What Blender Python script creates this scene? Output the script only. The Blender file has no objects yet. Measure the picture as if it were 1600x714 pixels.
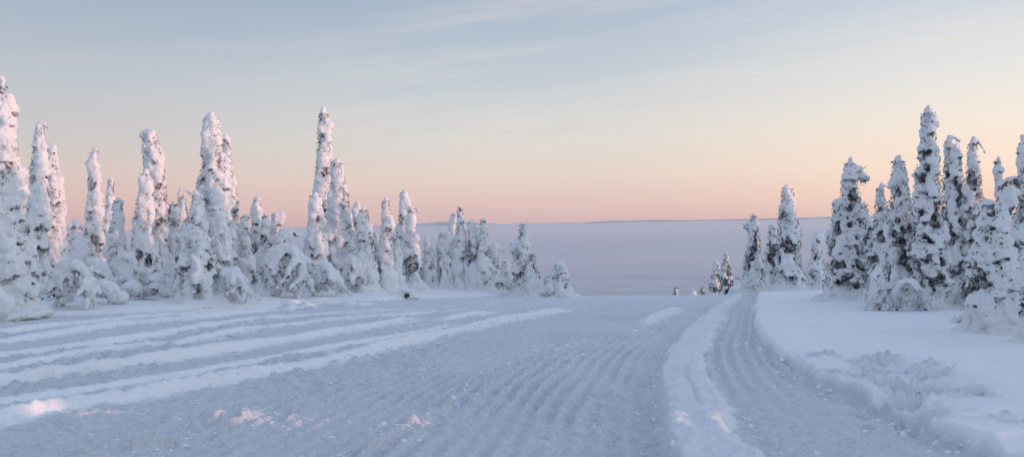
import bpy, math, random
import numpy as np
from mathutils import Matrix, Vector

# ------------------------------------------------------------------ camera, sky, sun, exposure
SC = bpy.context.scene
COL = SC.collection
IW, IH = 1600.0, 714.0
FPX = 1386.0                              # focal length in photograph pixels (60 degrees across)
CAM = np.array([0.0, 0.0, 1.7])
ROLL = math.radians(1.0)
HORIZON_Y = 349.0                         # picture row of the horizon at the centre column
PITCH = math.atan((IH / 2 - HORIZON_Y) / FPX)

c_right = np.array([math.cos(ROLL), 0, -math.sin(ROLL)])
c_fwd = np.array([0, math.cos(PITCH), -math.sin(PITCH)])
c_fwd = c_fwd - c_right * np.dot(c_right, c_fwd); c_fwd /= np.linalg.norm(c_fwd)
c_up = np.cross(c_right, c_fwd)
cam_data = bpy.data.cameras.new('camera')
cam_data.sensor_width = 36.0
cam_data.lens = 36.0 * FPX / IW
cam_data.clip_start = 0.1
cam_data.clip_end = 120000.0
cam = bpy.data.objects.new('camera', cam_data)
COL.objects.link(cam)
M4 = Matrix.Identity(4)
for i in range(3):
    M4[i][0] = c_right[i]; M4[i][1] = c_up[i]; M4[i][2] = -c_fwd[i]; M4[i][3] = CAM[i]
cam.matrix_world = M4
SC.camera = cam

SUN_EL = math.radians(3.8)
SUN_AZ = math.radians(103.0)              # clockwise from the view direction: low on the right, a little behind
sun_vec = Vector((math.sin(SUN_AZ) * math.cos(SUN_EL), math.cos(SUN_AZ) * math.cos(SUN_EL), math.sin(SUN_EL)))

world = bpy.data.worlds.new('World')
SC.world = world
world.use_nodes = True
wn, wl = world.node_tree.nodes, world.node_tree.links
wn.clear()
def N(nodes, typ, **kw):
    n = nodes.new(typ)
    for k, v in kw.items():
        setattr(n, k, v)
    return n
def lin(c):
    return tuple(((v / 255.0) / 12.92 if v / 255.0 <= 0.04045 else ((v / 255.0 + 0.055) / 1.055) ** 2.4) for v in c)
w_out = N(wn, 'ShaderNodeOutputWorld')
w_bg = N(wn, 'ShaderNodeBackground')
w_tc = N(wn, 'ShaderNodeTexCoord')
w_sep = N(wn, 'ShaderNodeSeparateXYZ')
wl.new(w_tc.outputs['Generated'], w_sep.inputs[0])
def math_node(nodes, links, op, a=None, b=None, c=None, clamp=False):
    m = N(nodes, 'ShaderNodeMath', operation=op); m.use_clamp = clamp
    for i, v in enumerate((a, b, c)):
        if v is None: continue
        if isinstance(v, (int, float)): m.inputs[i].default_value = v
        else: links.new(v, m.inputs[i])
    return m.outputs[0]
def wm(op, a=None, b=None, c=None, clamp=False): return math_node(wn, wl, op, a, b, c, clamp)
# physical sky for the overall light
sky = N(wn, 'ShaderNodeTexSky', sky_type='NISHITA')
sky.sun_disc = False
sky.sun_elevation = SUN_EL
sky.sun_rotation = SUN_AZ
sky.altitude = 500; sky.air_density = 1.0; sky.dust_density = 1.2; sky.ozone_density = 2.0
# thin high cloud veil: its colour runs from the pink band at the horizon to grey blue
elev = wm('ARCSINE', w_sep.outputs[2])
elev_deg = wm('MULTIPLY', elev, 57.29578)
hx = wm('MULTIPLY', w_sep.outputs[0], math.sin(SUN_AZ)); hy = wm('MULTIPLY', w_sep.outputs[1], math.cos(SUN_AZ))
hdot = wm('ADD', hx, hy)
xx = wm('MULTIPLY', w_sep.outputs[0], w_sep.outputs[0]); yy = wm('MULTIPLY', w_sep.outputs[1], w_sep.outputs[1])
hlen = wm('MAXIMUM', wm('SQRT', wm('ADD', xx, yy)), 0.001)
sunward = wm('DIVIDE', hdot, hlen)                        # -1 away from the sun .. 1 towards it
# slow undulation of the veil so that the bands are not perfectly level
band_map = N(wn, 'ShaderNodeMapping'); band_map.inputs['Scale'].default_value = (1.0, 1.0, 4.0)
wl.new(w_tc.outputs['Generated'], band_map.inputs['Vector'])
band = N(wn, 'ShaderNodeTexNoise'); band.inputs['Scale'].default_value = 1.6; band.inputs['Detail'].default_value = 3
wl.new(band_map.outputs[0], band.inputs['Vector'])
elev_w = wm('ADD', elev_deg, wm('MULTIPLY', wm('SUBTRACT', band.outputs['Fac'], 0.5), 2.2))
fac_el = wm('DIVIDE', elev_w, 90.0, clamp=True)
def ramp(stops):
    r = N(wn, 'ShaderNodeValToRGB')
    els = r.color_ramp.elements
    while len(els) > 1: els.remove(els[-1])
    first = True
    for deg, col in stops:
        p = deg / 90.0
        e = els[0] if first else els.new(p)
        e.position = p
        e.color = (*lin(col), 1); first = False
    wl.new(fac_el, r.inputs[0])
    return r.outputs[0]
away = ramp([(0, (204, 172, 176)), (1.5, (212, 180, 180)), (3.2, (213, 190, 187)), (5.5, (198, 192, 192)), (9, (184, 188, 195)), (14, (160, 172, 191)), (24, (166, 183, 209)), (45, (164, 184, 216)), (90, (152, 176, 216))])
mid_ = ramp([(0, (204, 177, 181)), (1.2, (218, 190, 188)), (3.0, (224, 205, 198)), (5.0, (220, 211, 205)), (7.5, (209, 209, 208)), (10, (189, 198, 207)), (14.5, (165, 179, 198)), (24, (166, 183, 209)), (45, (164, 184, 216)), (90, (152, 176, 216))])
near = ramp([(0, (237, 199, 187)), (1.2, (246, 211, 193)), (3.2, (250, 224, 205)), (6, (244, 230, 217)), (9, (229, 227, 223)), (14, (195, 205, 220)), (24, (166, 183, 209)), (45, (164, 184, 216)), (90, (152, 176, 216))])
def mixc(f, a, b):
    m = N(wn, 'ShaderNodeMix', data_type='RGBA')
    if isinstance(f, (int, float)): m.inputs[0].default_value = f
    else: wl.new(f, m.inputs[0])
    for s, v in ((6, a), (7, b)):
        if isinstance(v, tuple): m.inputs[s].default_value = v
        else: wl.new(v, m.inputs[s])
    return m.outputs[2]
def mrange(v, a, b, c, d):
    m = N(wn, 'ShaderNodeMapRange', interpolation_type='SMOOTHSTEP')
    wl.new(v, m.inputs[0])
    for i, q in enumerate((a, b, c, d)): m.inputs[i + 1].default_value = q
    return m.outputs[0]
veil = mixc(mrange(sunward, -0.75, -0.18, 0, 1), away, mid_)
veil = mixc(mrange(sunward, -0.22, 0.35, 0, 1), veil, near)
# cirrus streaks
st_map = N(wn, 'ShaderNodeMapping', vector_type='TEXTURE')
st_map.inputs['Rotation'].default_value = (0, math.radians(-6.5), 0)
st_map.inputs['Location'].default_value = (-2.2, 7.4, 0.52)
st_map.inputs['Scale'].default_value = (1.0, 1.0, 0.075)
wl.new(w_tc.outputs['Generated'], st_map.inputs['Vector'])
st = N(wn, 'ShaderNodeTexNoise'); st.inputs['Scale'].default_value = 1.9; st.inputs['Detail'].default_value = 4; st.inputs['Roughness'].default_value = 0.55
st.inputs['Distortion'].default_value = 0.25
wl.new(st_map.outputs[0], st.inputs['Vector'])
st_f = wm('MULTIPLY', mrange(st.outputs['Fac'], 0.42, 0.72, 0, 1), wm('MULTIPLY', mrange(elev_deg, 2.0, 7.0, 0, 1), mrange(sunward, -0.62, -0.15, 0.12, 1)))
veil = mixc(wm('MULTIPLY', st_f, 0.36), veil, (*lin((236, 226, 214)), 1))
phys = N(wn, 'ShaderNodeVectorMath', operation='SCALE')
wl.new(sky.outputs[0], phys.inputs[0]); sdot = N(wn, 'ShaderNodeVectorMath', operation='DOT_PRODUCT'); wl.new(w_tc.outputs['Generated'], sdot.inputs[0]); sdot.inputs[1].default_value = tuple(sun_vec)
wl.new(mrange(sdot.outputs['Value'], 0.35, 0.85, 0.022, 0.15), phys.inputs['Scale'])          # the veil is thin round the sun, the clear sky's glow comes through
veil_s = N(wn, 'ShaderNodeVectorMath', operation='SCALE'); wl.new(veil, veil_s.inputs[0]); veil_s.inputs['Scale'].default_value = 0.93
sky_sum = N(wn, 'ShaderNodeVectorMath', operation='ADD'); wl.new(phys.outputs[0], sky_sum.inputs[0]); wl.new(veil_s.outputs[0], sky_sum.inputs[1])
sky_col = sky_sum.outputs[0]
wl.new(sky_col, w_bg.inputs['Color'])
w_bg.inputs['Strength'].default_value = 1.0
wl.new(w_bg.outputs[0], w_out.inputs['Surface'])

sun_data = bpy.data.lights.new('sun', 'SUN')
sun_data.energy = 2.0
sun_data.angle = math.radians(0.5)
sun_data.color = (1.0, 0.50, 0.38)
sun = bpy.data.objects.new('sun', sun_data)
COL.objects.link(sun)
sun.rotation_euler = sun_vec.to_track_quat('Z', 'Y').to_euler()
sun.location = (40, -10, 30)

SC.view_settings.view_transform = 'Standard'
SC.view_settings.look = 'None'
SC.view_settings.gamma = 1.0
SC.view_settings.exposure = 0.1
SC.view_settings.use_curve_mapping = False
SC.cycles.volume_bounces = 2
SC.cycles.max_bounces = 8
SC.cycles.diffuse_bounces = 4

# ------------------------------------------------------------------ numeric helpers
def _hash(ix, iy, iz, seed):
    h = (ix.astype(np.int64) * 374761393 + iy.astype(np.int64) * 668265263 + iz.astype(np.int64) * 2147483647 + seed * 1274126177) & 0xffffffff
    h = ((h ^ (h >> 13)) * 1274126177) & 0xffffffff
    h = ((h ^ (h >> 16)) * 2246822519) & 0xffffffff
    return (h ^ (h >> 15)) & 0xffffffff
_ANG = np.linspace(0, 2 * np.pi, 256, endpoint=False)
_GX, _GY = np.cos(_ANG).astype(np.float32), np.sin(_ANG).astype(np.float32)
def noise2(x, y, seed=0):
    """gradient noise, about -1..1"""
    xi, yi = np.floor(x), np.floor(y)
    fx, fy = (x - xi).astype(np.float32), (y - yi).astype(np.float32)
    xi, yi = xi.astype(np.int64), yi.astype(np.int64)
    u, v = fx * fx * fx * (fx * (fx * 6 - 15) + 10), fy * fy * fy * (fy * (fy * 6 - 15) + 10)
    z = np.zeros(1, np.int64)
    def g(dx, dy):
        k = _hash(xi + dx, yi + dy, z, seed) & 255
        return _GX[k] * (fx - dx) + _GY[k] * (fy - dy)
    a = g(0, 0) * (1 - u) + g(1, 0) * u
    b = g(0, 1) * (1 - u) + g(1, 1) * u
    return (a * (1 - v) + b * v) * 1.5
def noise3(p, seed=0):
    """value noise on an (n,3) array, -1..1"""
    i = np.floor(p); f = (p - i).astype(np.float32); i = i.astype(np.int64)
    f = f * f * (3 - 2 * f)
    def g(a, b, c): return (_hash(i[:, 0] + a, i[:, 1] + b, i[:, 2] + c, seed) & 0xffff).astype(np.float32) / 32767.5 - 1
    x0 = (g(0, 0, 0) * (1 - f[:, 0]) + g(1, 0, 0) * f[:, 0]) * (1 - f[:, 1]) + (g(0, 1, 0) * (1 - f[:, 0]) + g(1, 1, 0) * f[:, 0]) * f[:, 1]
    x1 = (g(0, 0, 1) * (1 - f[:, 0]) + g(1, 0, 1) * f[:, 0]) * (1 - f[:, 1]) + (g(0, 1, 1) * (1 - f[:, 0]) + g(1, 1, 1) * f[:, 0]) * f[:, 1]
    return x0 * (1 - f[:, 2]) + x1 * f[:, 2]
def smooth(a, b, x):
    t = np.clip((x - a) / (b - a), 0, 1)
    return t * t * (3 - 2 * t)

# ------------------------------------------------------------------ lie of the land
SLOPE, YC, KC = 0.043, 30.0, 0.00072
def land(x, y):
    """the slope of the fell without banks: a gentle slope, a crest about 55 m out, then the drop to the valley"""
    x = np.asarray(x, float); y = np.asarray(y, float)
    u = np.clip(y - YC, 0, None)
    um = 0.26 / (2 * KC)                               # from here on a straight flank of the fell
    drop = np.where(u < um, KC * u * u, KC * um * um + 2 * KC * um * (u - um))
    z = -SLOPE * np.clip(y, -400, None) - drop - 0.011 * np.clip(x, -60, 60)
    side = np.clip(np.abs(x) - 120, 0, None)
    z = z - 0.0006 * np.minimum(side, 200) ** 2 - 0.24 * np.clip(side - 200, 0, None)
    back = np.clip(-y - 300, 0, None)
    z = z - 0.2 * back
    floor_z = -150.0
    k = 14.0                                            # soft landing on the valley floor
    return np.where(z > floor_z + k * 6, z, floor_z + k * np.log1p(np.exp(np.clip((z - floor_z) / k, -40, 20))))
def ray(px, py):
    d = c_right * (px - IW / 2) / FPX - c_up * (py - IH / 2) / FPX + c_fwd
    return d
def hit(px, py, fn, t0=2.0, t1=90.0):
    d = ray(px, py)
    ts = np.arange(t0, t1, 0.05)
    zz = CAM[2] + d[2] * ts - fn(d[0] * ts, d[1] * ts)
    k = np.where(zz < 0)[0]
    t = ts[k[0]] if len(k) else ts[int(np.argmin(zz))]
    return d[0] * t, d[1] * t
def line(pts, fn=land):
    w = np.array([hit(px, py, fn) for px, py in pts])
    w = w[np.argsort(w[:, 1])]
    keep = [0]
    for i in range(1, len(w)):
        if w[i, 1] - w[keep[-1], 1] > 0.15: keep.append(i)
    return w[keep]
def xat(w, y):
    """x of a line at depth y, going straight on beyond its ends"""
    x = np.interp(y, w[:, 1], w[:, 0])
    s0 = (w[1, 0] - w[0, 0]) / (w[1, 1] - w[0, 1]); s1 = (w[-1, 0] - w[-2, 0]) / (w[-1, 1] - w[-2, 1])
    x = np.where(y < w[0, 1], w[0, 0] + s0 * (y - w[0, 1]), x)
    return np.where(y > w[-1, 1], w[-1, 0] + s1 * (y - w[-1, 1]), x)
def slant(w):
    s = (w[-1, 0] - w[0, 0]) / (w[-1, 1] - w[0, 1])
    return 1 / math.sqrt(1 + s * s)

LEFT_EDGE = line([(-60, 507), (0, 502), (80, 496), (200, 491), (380, 484), (520, 473)])
LEFT_EDGE = np.concatenate([LEFT_EDGE[LEFT_EDGE[:, 1] < 40], [[-4.0, 44.0], [0.6, 50.0], [3.2, 58.0], [8.0, 80.0]]])
RIGHT_EDGE = line([(1182, 466), (1178, 490), (1178, 512), (1190, 540), (1215, 560), (1245, 580), (1290, 606), (1350, 632), (1420, 664), (1500, 694), (1570, 722)])
BERM_L = line([(1068, 730), (1050, 690), (1036, 640), (1030, 590), (1038, 552), (1062, 522), (1086, 500), (1106, 487), (1132, 468)], lambda x, y: land(x, y) + 0.12)
BERM_R = line([(1232, 730), (1185, 685), (1152, 650), (1130, 615), (1108, 580), (1100, 550), (1104, 530), (1118, 508), (1130, 490), (1146, 468)], lambda x, y: land(x, y) + 0.17)
RIDGES = [
    (line([(-60, 676), (0, 660), (80, 643), (215, 625), (260, 614), (400, 590), (480, 577), (590, 552), (690, 526), (800, 501), (890, 486)]), 0.21, 11),
    (line([(-60, 611), (20, 600), (130, 585), (300, 559), (450, 534), (590, 511), (660, 501)]), 0.19, 12),
    (line([(-60, 588), (0, 580), (120, 556), (175, 549), (280, 540), (390, 516), (500, 503), (620, 494), (730, 484)]), 0.14, 13),
    (line([(-60, 566), (0, 557), (150, 542), (300, 516), (400, 501), (520, 491), (690, 484)]), 0.16, 14),
    (line([(-60, 544), (0, 537), (100, 522), (200, 507), (300, 499), (420, 486), (600, 475)]), 0.15, 15),
    (line([(-60, 526), (0, 522), (90, 510), (200, 499), (350, 486), (540, 473), (640, 468)]), 0.15, 16),
    (line([(-60, 640), (60, 622), (220, 597), (420, 562), (600, 530), (720, 507)]), 0.082, 21),
    (line([(680, 504), (720, 496), (775, 488)]), 0.16, 17),
    (line([(1000, 510), (1030, 498), (1064, 484)]), 0.20, 18),
    (line([(180, 716), (270, 692), (400, 655), (560, 600), (690, 565)]), 0.05, 19),
    (line([(560, 716), (640, 672), (740, 620), (830, 575), (900, 535)]), 0.05, 20),
]
def seg_dist(x, y, w):
    best = np.full(x.shape, 1e9)
    for a, b in zip(w[:-1], w[1:]):
        d = b - a; L = max(float(d @ d), 1e-9)
        t = np.clip(((x - a[0]) * d[0] + (y - a[1]) * d[1]) / L, 0, 1)
        best = np.minimum(best, np.hypot(x - a[0] - t * d[0], y - a[1] - t * d[1]))
    return best
DUG = hit(478, 468, lambda x, y: land(x, y) + 0.3)

def banks(x, y):
    """the raised snow left and right of the track, no small relief"""
    far = 1 - smooth(70, 110, y)
    dl = (xat(LEFT_EDGE, y) - x) * slant(LEFT_EDGE)
    b = 0.16 * smooth(0.0, 0.5, dl) + 0.056 * np.clip(dl, 0, 14)
    dr = x - xat(RIGHT_EDGE, y)
    b = b + 0.21 * smooth(0.0, 0.15, dr) + 0.003 * np.clip(dr, 0, 20)
    return b * far
def coarse(x, y): return land(x, y) + banks(np.asarray(x, float), np.asarray(y, float))

def trough(pts): return np.array([hit(px, py, coarse) for px, py in pts])
FOOT = [
    (trough([(1395, 672), (1418, 640), (1400, 612), (1440, 588), (1400, 566), (1330, 556), (1255, 548)]), 0.34, 0.13),
    (trough([(1418, 650), (1480, 640), (1540, 646), (1660, 652)]), 0.3, 0.12),
    (trough([(1420, 600), (1480, 602), (1530, 614)]), 0.24, 0.10),
    (trough([(1300, 575), (1370, 585), (1440, 600)]), 0.4, 0.12),
    (trough([(1370, 562), (1480, 563), (1660, 570)]), 0.16, 0.15),
    (trough([(1185, 516), (1320, 513), (1420, 512), (1520, 511)]), 0.13, 0.11),
    (trough([(1190, 497), (1285, 499)]), 0.13, 0.10),
    (trough([(1590, 683), (1660, 690)]), 0.18, 0.16),
]

def footprints():
    rng = np.random.default_rng(12)
    out = []
    for k, (w, wid, dep) in enumerate(FOOT):
        if k > 3: continue
        seg = np.concatenate([[0], np.cumsum(np.linalg.norm(np.diff(w, axis=0), axis=1))])
        for rep in range(2 if k in (0, 3) else 1):
            d, side = rng.uniform(0, 0.3), 1
            while d < seg[-1]:
                p = np.array([np.interp(d, seg, w[:, 0]), np.interp(d, seg, w[:, 1])]); q = np.array([np.interp(d + 0.1, seg, w[:, 0]), np.interp(d + 0.1, seg, w[:, 1])])
                t = (q - p) / max(np.linalg.norm(q - p), 1e-6) if d + 0.1 < seg[-1] else np.array([1.0, 0.0])
                nrm = np.array([-t[1], t[0]])
                c = p + nrm * (side * 0.16 + rng.normal(0, 0.16)) + t * rng.normal(0, 0.05)
                out.append((c[0], c[1], math.atan2(t[1], t[0]) + rng.normal(0, 0.3), rng.uniform(0.20, 0.30), rng.uniform(0.11, 0.16), rng.uniform(0.18, 0.34)))
                d += rng.uniform(0.36, 0.55); side = -side
    for _ in range(26):                                   # the dug patch on the left bank
        out.append((DUG[0] + rng.normal(0, 0.55), DUG[1] + rng.normal(0, 1.5), rng.uniform(0, 3.1), rng.uniform(0.25, 0.42), rng.uniform(0.2, 0.3), rng.uniform(0.22, 0.4)))
    return out
PRINTS = footprints()

def relief(x, y, sp):
    """height of the snow surface; sp = mesh spacing there, so that no wave shorter than the mesh is asked for.
    Returns z, packed (0 fresh powder .. 1 churned and packed), zone (0 ground, 1 road, 2 trail)"""
    z = land(x, y)
    far = 1 - smooth(70, 110, y)
    def n(wl, seed, sy=1.0):
        return noise2(x / wl, y / (wl * sy), seed) * smooth(1.2, 2.2, wl / sp)
    wob = 0.07 * noise2(x / 0.4, y / 0.4, 5) + 0.05 * noise2(x / 0.17, y / 0.17, 7) + 0.14 * noise2(x / 2.3, y / 2.3, 6)
    dl = (xat(LEFT_EDGE, y) - x) * slant(LEFT_EDGE) + wob * 0.5
    dr = x - xat(RIGHT_EDGE, y) + wob * 0.8
    u_l = x - xat(BERM_L, y) + wob * 0.55
    u_r = x - xat(BERM_R, y) + wob * 0.9
    u_s = x - xat(BERM_L, y)                                # the same without the ragged edge, for the straight grooves
    left = smooth(0.0, 0.28, dl); right = smooth(0.0, 0.15, dr)
    z = z + (0.16 * left + 0.056 * np.clip(dl, 0, 14) + 0.21 * right + 0.003 * np.clip(dr, 0, 20)) * far
    berm = smooth(-0.04, 0.08, u_l) * (1 - smooth(-0.16, 0.03, u_r))
    trail = smooth(-0.1, 0.1, u_r) * (1 - right)
    road = (1 - left) * (1 - smooth(-0.06, 0.1, u_l))
    # powder on the banks: long soft wind waves
    soft = 0.06 * n(6, 31) + 0.045 * n(2.2, 32, 0.6) + 0.016 * n(0.9, 34, 0.4) + 0.006 * n(0.4, 33, 0.5)
    z = z + soft * (left + right) * far
    # churned snow of the road and trail
    ch = 0.035 * n(0.9, 41) + 0.05 * n(0.42, 42) + 0.085 * np.abs(n(0.28, 43)) + 0.06 * n(0.17, 44) + 0.035 * n(0.10, 45) + 0.02 * n(0.065, 47)
    big = smooth(-0.3, 0.6, noise2(x / 3.0, y / 6.0, 46))
    rm = np.zeros_like(x)
    for w, amp, seed in RIDGES:
        if amp < 0.08: continue
        rm = np.maximum(rm, np.exp(-((x - xat(w, y)) * slant(w) / 0.22) ** 2) * smooth(w[0, 1] - 3, w[0, 1] - 2, y) * (1 - smooth(w[-1, 1] - 1, w[-1, 1], y)))
    churn = (1 - 0.7 * rm) * ch * (0.58 + 0.75 * big) * (1 - 0.5 * smooth(-6.0, -3.0, u_l))
    z = z + churn * (road + 0.8 * trail) * far
    # grooves left by sledges, running along the berm
    g = np.sin(2 * np.pi * (u_s + 0.04 * noise2(x / 1.0, y / 5.0, 51) + 0.012 * noise2(x / 0.3, y / 0.5, 55)) / 0.23)
    g_env = smooth(-6.5, -3.0, u_l) * (1 - smooth(-0.4, -0.1, u_l))
    z = z + 0.046 * g * g_env * (0.25 + 0.75 * smooth(-0.35, 0.35, noise2(x / 0.9, y / 3.5, 52))) * far * np.clip(1.3 - y / 60, 0.4, 1)
    g2 = np.sin(2 * np.pi * (x - xat(BERM_R, y) + 0.03 * noise2(x, y / 4.0, 53)) / 0.24)
    z = z + 0.045 * g2 * trail * smooth(9, 16, y) * far
    # tread bars across the track
    bars = np.sin(2 * np.pi * (y + 0.04 * noise2(x / 0.4, y / 0.4, 54)) / 0.14)
    z = z + 0.014 * bars * np.clip(g_env * 0.8 + trail * 0.6 + berm * 0.3, 0, 1) * smooth(1.6, 3, 0.14 / sp)
    # trench along the left foot of the berm
    z = z - 0.07 * np.exp(-((u_l + 0.16) / 0.16) ** 2) * far
    z = z - 0.05 * np.exp(-((dr + 0.15) / 0.2) ** 2) * far
    # the berm: flat topped ridge between road and trail
    z = z + berm * (0.165 + 0.06 * n(1.1, 61) + 0.045 * n(0.4, 62) + 0.03 * n(0.18, 63) + 0.015 * n(0.1, 65)) * far
    cut = np.exp(-((x - 0.5 * (xat(BERM_L, y) + xat(BERM_R, y)) - 0.02) / 0.03) ** 2) * smooth(8.8, 9.4, y) * (1 - smooth(12.0, 13.5, y))
    z = z - 0.05 * cut * berm
    step = 0.05 * smooth(8.2, 8.5, y + 0.2 * noise2(x / 0.6, y / 0.6, 64)) * (1 - smooth(9.6, 11.5, y))
    z = z + step * berm
    # windrows left of the track
    for w, amp, seed in RIDGES:
        y0, y1 = w[0, 1], w[-1, 1]
        if len(w) > 3: y0 -= 3
        m = smooth(y0 - 0.3, y0 + 1.2, y) * (1 - smooth(y1 - 1.5, y1 + 0.5, y))
        u = (x - xat(w, y)) * slant(w) + 0.07 * noise2(x / 3.0, y / 3.0, seed) + 0.025 * noise2(x / 0.45, y / 0.6, seed + 30) + 0.02 * noise2(x / 0.16, y / 0.16, seed + 40)
        a = 1.05 * amp * (0.85 + 0.4 * noise2(x / 4.0, y / 4.0, seed + 20) + 0.06 * noise2(x / 0.7, y / 0.7, seed + 60))
        a = np.clip(a, 0.15 * amp, None)
        wr = 0.07 + 0.35 * amp
        z = z + m * far * a * np.where(u > 0, 1 - smooth(0.0, wr * 1.5, u), np.exp(u / (0.15 + 0.7 * amp))) * (1 + 0.25 * n(0.12, seed + 80))
        if amp < 0.08:
            lump = np.clip(noise2(x / 0.22, y / 0.22, seed + 90) - 0.15, 0, 1)
            z = z + m * 0.16 * lump * np.exp(-(u / 0.35) ** 2) * smooth(1.6, 3, 0.22 / sp)
    # footprints and the trampled corner of the right bank
    for w, wid, dep in FOOT:
        d = seg_dist(x, y, w) + 0.10 * noise2(x / 0.4, y / 0.4, 71)
        e = np.exp(-(np.clip(d, 0, None) / wid) ** 2)
        z = z - dep * e * (0.75 + 0.5 * n(0.55, 72)) * np.maximum(right, 0.25)
        z = z + dep * 0.28 * np.exp(-((d - wid * 1.7) / (wid * 0.5)) ** 2) * right * smooth(0.1, 0.15, dep) * (0.5 + n(0.5, 73))
    for cx, cy, an, la, lb_, dep in PRINTS:
        m = np.where((np.abs(x - cx) < 0.6) & (np.abs(y - cy) < 0.6))[0]
        if not len(m): continue
        ax, ay = x[m] - cx, y[m] - cy
        e = np.hypot((ax * math.cos(an) + ay * math.sin(an)) / la, (-ax * math.sin(an) + ay * math.cos(an)) / lb_) + 0.18 * noise2(x[m] / 0.14, y[m] / 0.14, 83)
        z[m] += (-dep * (1 - smooth(0.65, 1.05, e)) + 0.05 * np.exp(-((e - 1.3) / 0.22) ** 2)) * np.maximum(np.maximum(right[m], left[m]), 0.2)
    tramp = np.exp(-(seg_dist(x, y, FOOT[3][0]) / 1.0) ** 2) + np.exp(-(seg_dist(x, y, FOOT[0][0]) / 0.6) ** 2)
    tramp = np.clip(tramp, 0, 1) * smooth(-0.3, 0.2, dr)
    z = z + tramp * (0.08 * n(0.9, 74) + 0.06 * n(0.45, 75) - 0.03 + 0.05 * np.abs(n(0.24, 76)))
    # dug patch on the left bank
    du = np.hypot((x - DUG[0]) / 1.5, (y - DUG[1]) / 2.6) + 0.25 * noise2(x / 0.7, y / 0.7, 77)
    de = 1 - smooth(0.6, 1.0, du)
    z = z + de * (-0.18 + 0.34 * n(0.8, 78) + 0.2 * n(0.4, 79))
    packed = np.clip(road + trail + 0.6 * berm + 0.5 * tramp + 0.6 * de, 0, 1)
    for w, amp, seed in RIDGES:
        if amp < 0.08: continue
        y0, y1 = w[0, 1] - (3 if len(w) > 3 else 0), w[-1, 1]
        m = smooth(y0 - 0.3, y0 + 1.2, y) * (1 - smooth(y1 - 1.5, y1 + 0.5, y))
        u = (x - xat(w, y)) * slant(w)
        packed = packed * (1 - 0.9 * m * np.exp(-((u - 0.06) / 0.2) ** 2))
    zone = np.where((trail > 0.5) & (y < 70), 2, np.where((road > 0.5) & (y < 70), 1, 0))
    return z, packed, zone

# ------------------------------------------------------------------ materials
def material(name):
    m = bpy.data.materials.new(name)
    m.use_nodes = True
    nt = m.node_tree
    return m, nt, nt.nodes['Principled BSDF']
def snow_material(name, fresh, worn=None, bump_scale=30.0, bump=0.25, rough=0.75, bump2=None):
    m, nt, b = material(name)
    nd, lk = nt.nodes, nt.links
    b.inputs['Roughness'].default_value = rough
    b.inputs['Specular IOR Level'].default_value = 0.25
    tc = N(nd, 'ShaderNodeTexCoord')
    n1 = N(nd, 'ShaderNodeTexNoise'); n1.inputs['Scale'].default_value = bump_scale; n1.inputs['Detail'].default_value = 4 if not worn else 6; n1.inputs['Roughness'].default_value = 0.6 if not worn else 0.68
    lk.new(tc.outputs['Object'], n1.inputs['Vector'])
    bp = N(nd, 'ShaderNodeBump'); bp.inputs['Strength'].default_value = bump; bp.inputs['Distance'].default_value = 0.05 if not worn else 0.17
    lk.new(n1.outputs['Fac'], bp.inputs['Height'])
    lk.new(bp.outputs[0], b.inputs['Normal'])
    n2 = N(nd, 'ShaderNodeTexNoise'); n2.inputs['Scale'].default_value = (bump_scale * 0.07 if not worn else 1.5); n2.inputs['Detail'].default_value = 5
    lk.new(tc.outputs['Object'], n2.inputs['Vector'])
    mx = N(nd, 'ShaderNodeMix', data_type='RGBA')
    mx.inputs[6].default_value = (*fresh, 1)
    mx.inputs[7].default_value = (*(tuple(v * 0.94 for v in fresh)), 1)
    lk.new(n2.outputs['Fac'], mx.inputs[0])
    last = mx.outputs[2]
    if worn:
        at = N(nd, 'ShaderNodeAttribute', attribute_name='packed')
        m2 = N(nd, 'ShaderNodeMix', data_type='RGBA')
        lk.new(at.outputs['Fac'], m2.inputs[0]); lk.new(last, m2.inputs[6]); m2.inputs[7].default_value = (*worn, 1)
        last = m2.outputs[2]
        ms = math_node(nd, lk, 'MULTIPLY_ADD', at.outputs['Fac'], bump2 - bump, bump)
        lk.new(ms, bp.inputs['Strength'])
    lk.new(last, b.inputs['Base Color'])
    return m
M_GROUND = snow_material('snow_ground', (0.90, 0.90, 0.91), (0.83, 0.86, 0.90), 5.0, 0.08, 0.7, 1.0)
M_CRUMB = snow_material('loose_snow', (0.89, 0.90, 0.91), None, 20.0, 0.0)
M_SNOW = snow_material('snow_on_trees', (0.88, 0.89, 0.90), None, 22.0, 0.8)
def flecked(name, dark, pale, scale, lo, hi):
    m, nt, b = material(name)
    nd, lk = nt.nodes, nt.links
    b.inputs['Roughness'].default_value = 0.8; b.inputs['Specular IOR Level'].default_value = 0.15
    tc = N(nd, 'ShaderNodeTexCoord')
    n1 = N(nd, 'ShaderNodeTexNoise'); n1.inputs['Scale'].default_value = scale; n1.inputs['Detail'].default_value = 3
    lk.new(tc.outputs['Object'], n1.inputs['Vector'])
    r = N(nd, 'ShaderNodeMapRange'); lk.new(n1.outputs['Fac'], r.inputs[0]); r.inputs[1].default_value = lo; r.inputs[2].default_value = hi
    mx = N(nd, 'ShaderNodeMix', data_type='RGBA'); lk.new(r.outputs[0], mx.inputs[0])
    mx.inputs[6].default_value = (*dark, 1); mx.inputs[7].default_value = (*pale, 1)
    lk.new(mx.outputs[2], b.inputs['Base Color'])
    return m
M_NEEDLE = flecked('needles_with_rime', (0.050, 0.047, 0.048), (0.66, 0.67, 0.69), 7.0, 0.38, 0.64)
M_NEEDLE_DARK = flecked('needles_bare', (0.040, 0.038, 0.039), (0.55, 0.56, 0.59), 6.0, 0.44, 0.72)
M_TWIG = flecked('rimed_twigs', (0.10, 0.085, 0.085), (0.80, 0.81, 0.83), 7.0, 0.28, 0.55)
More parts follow.
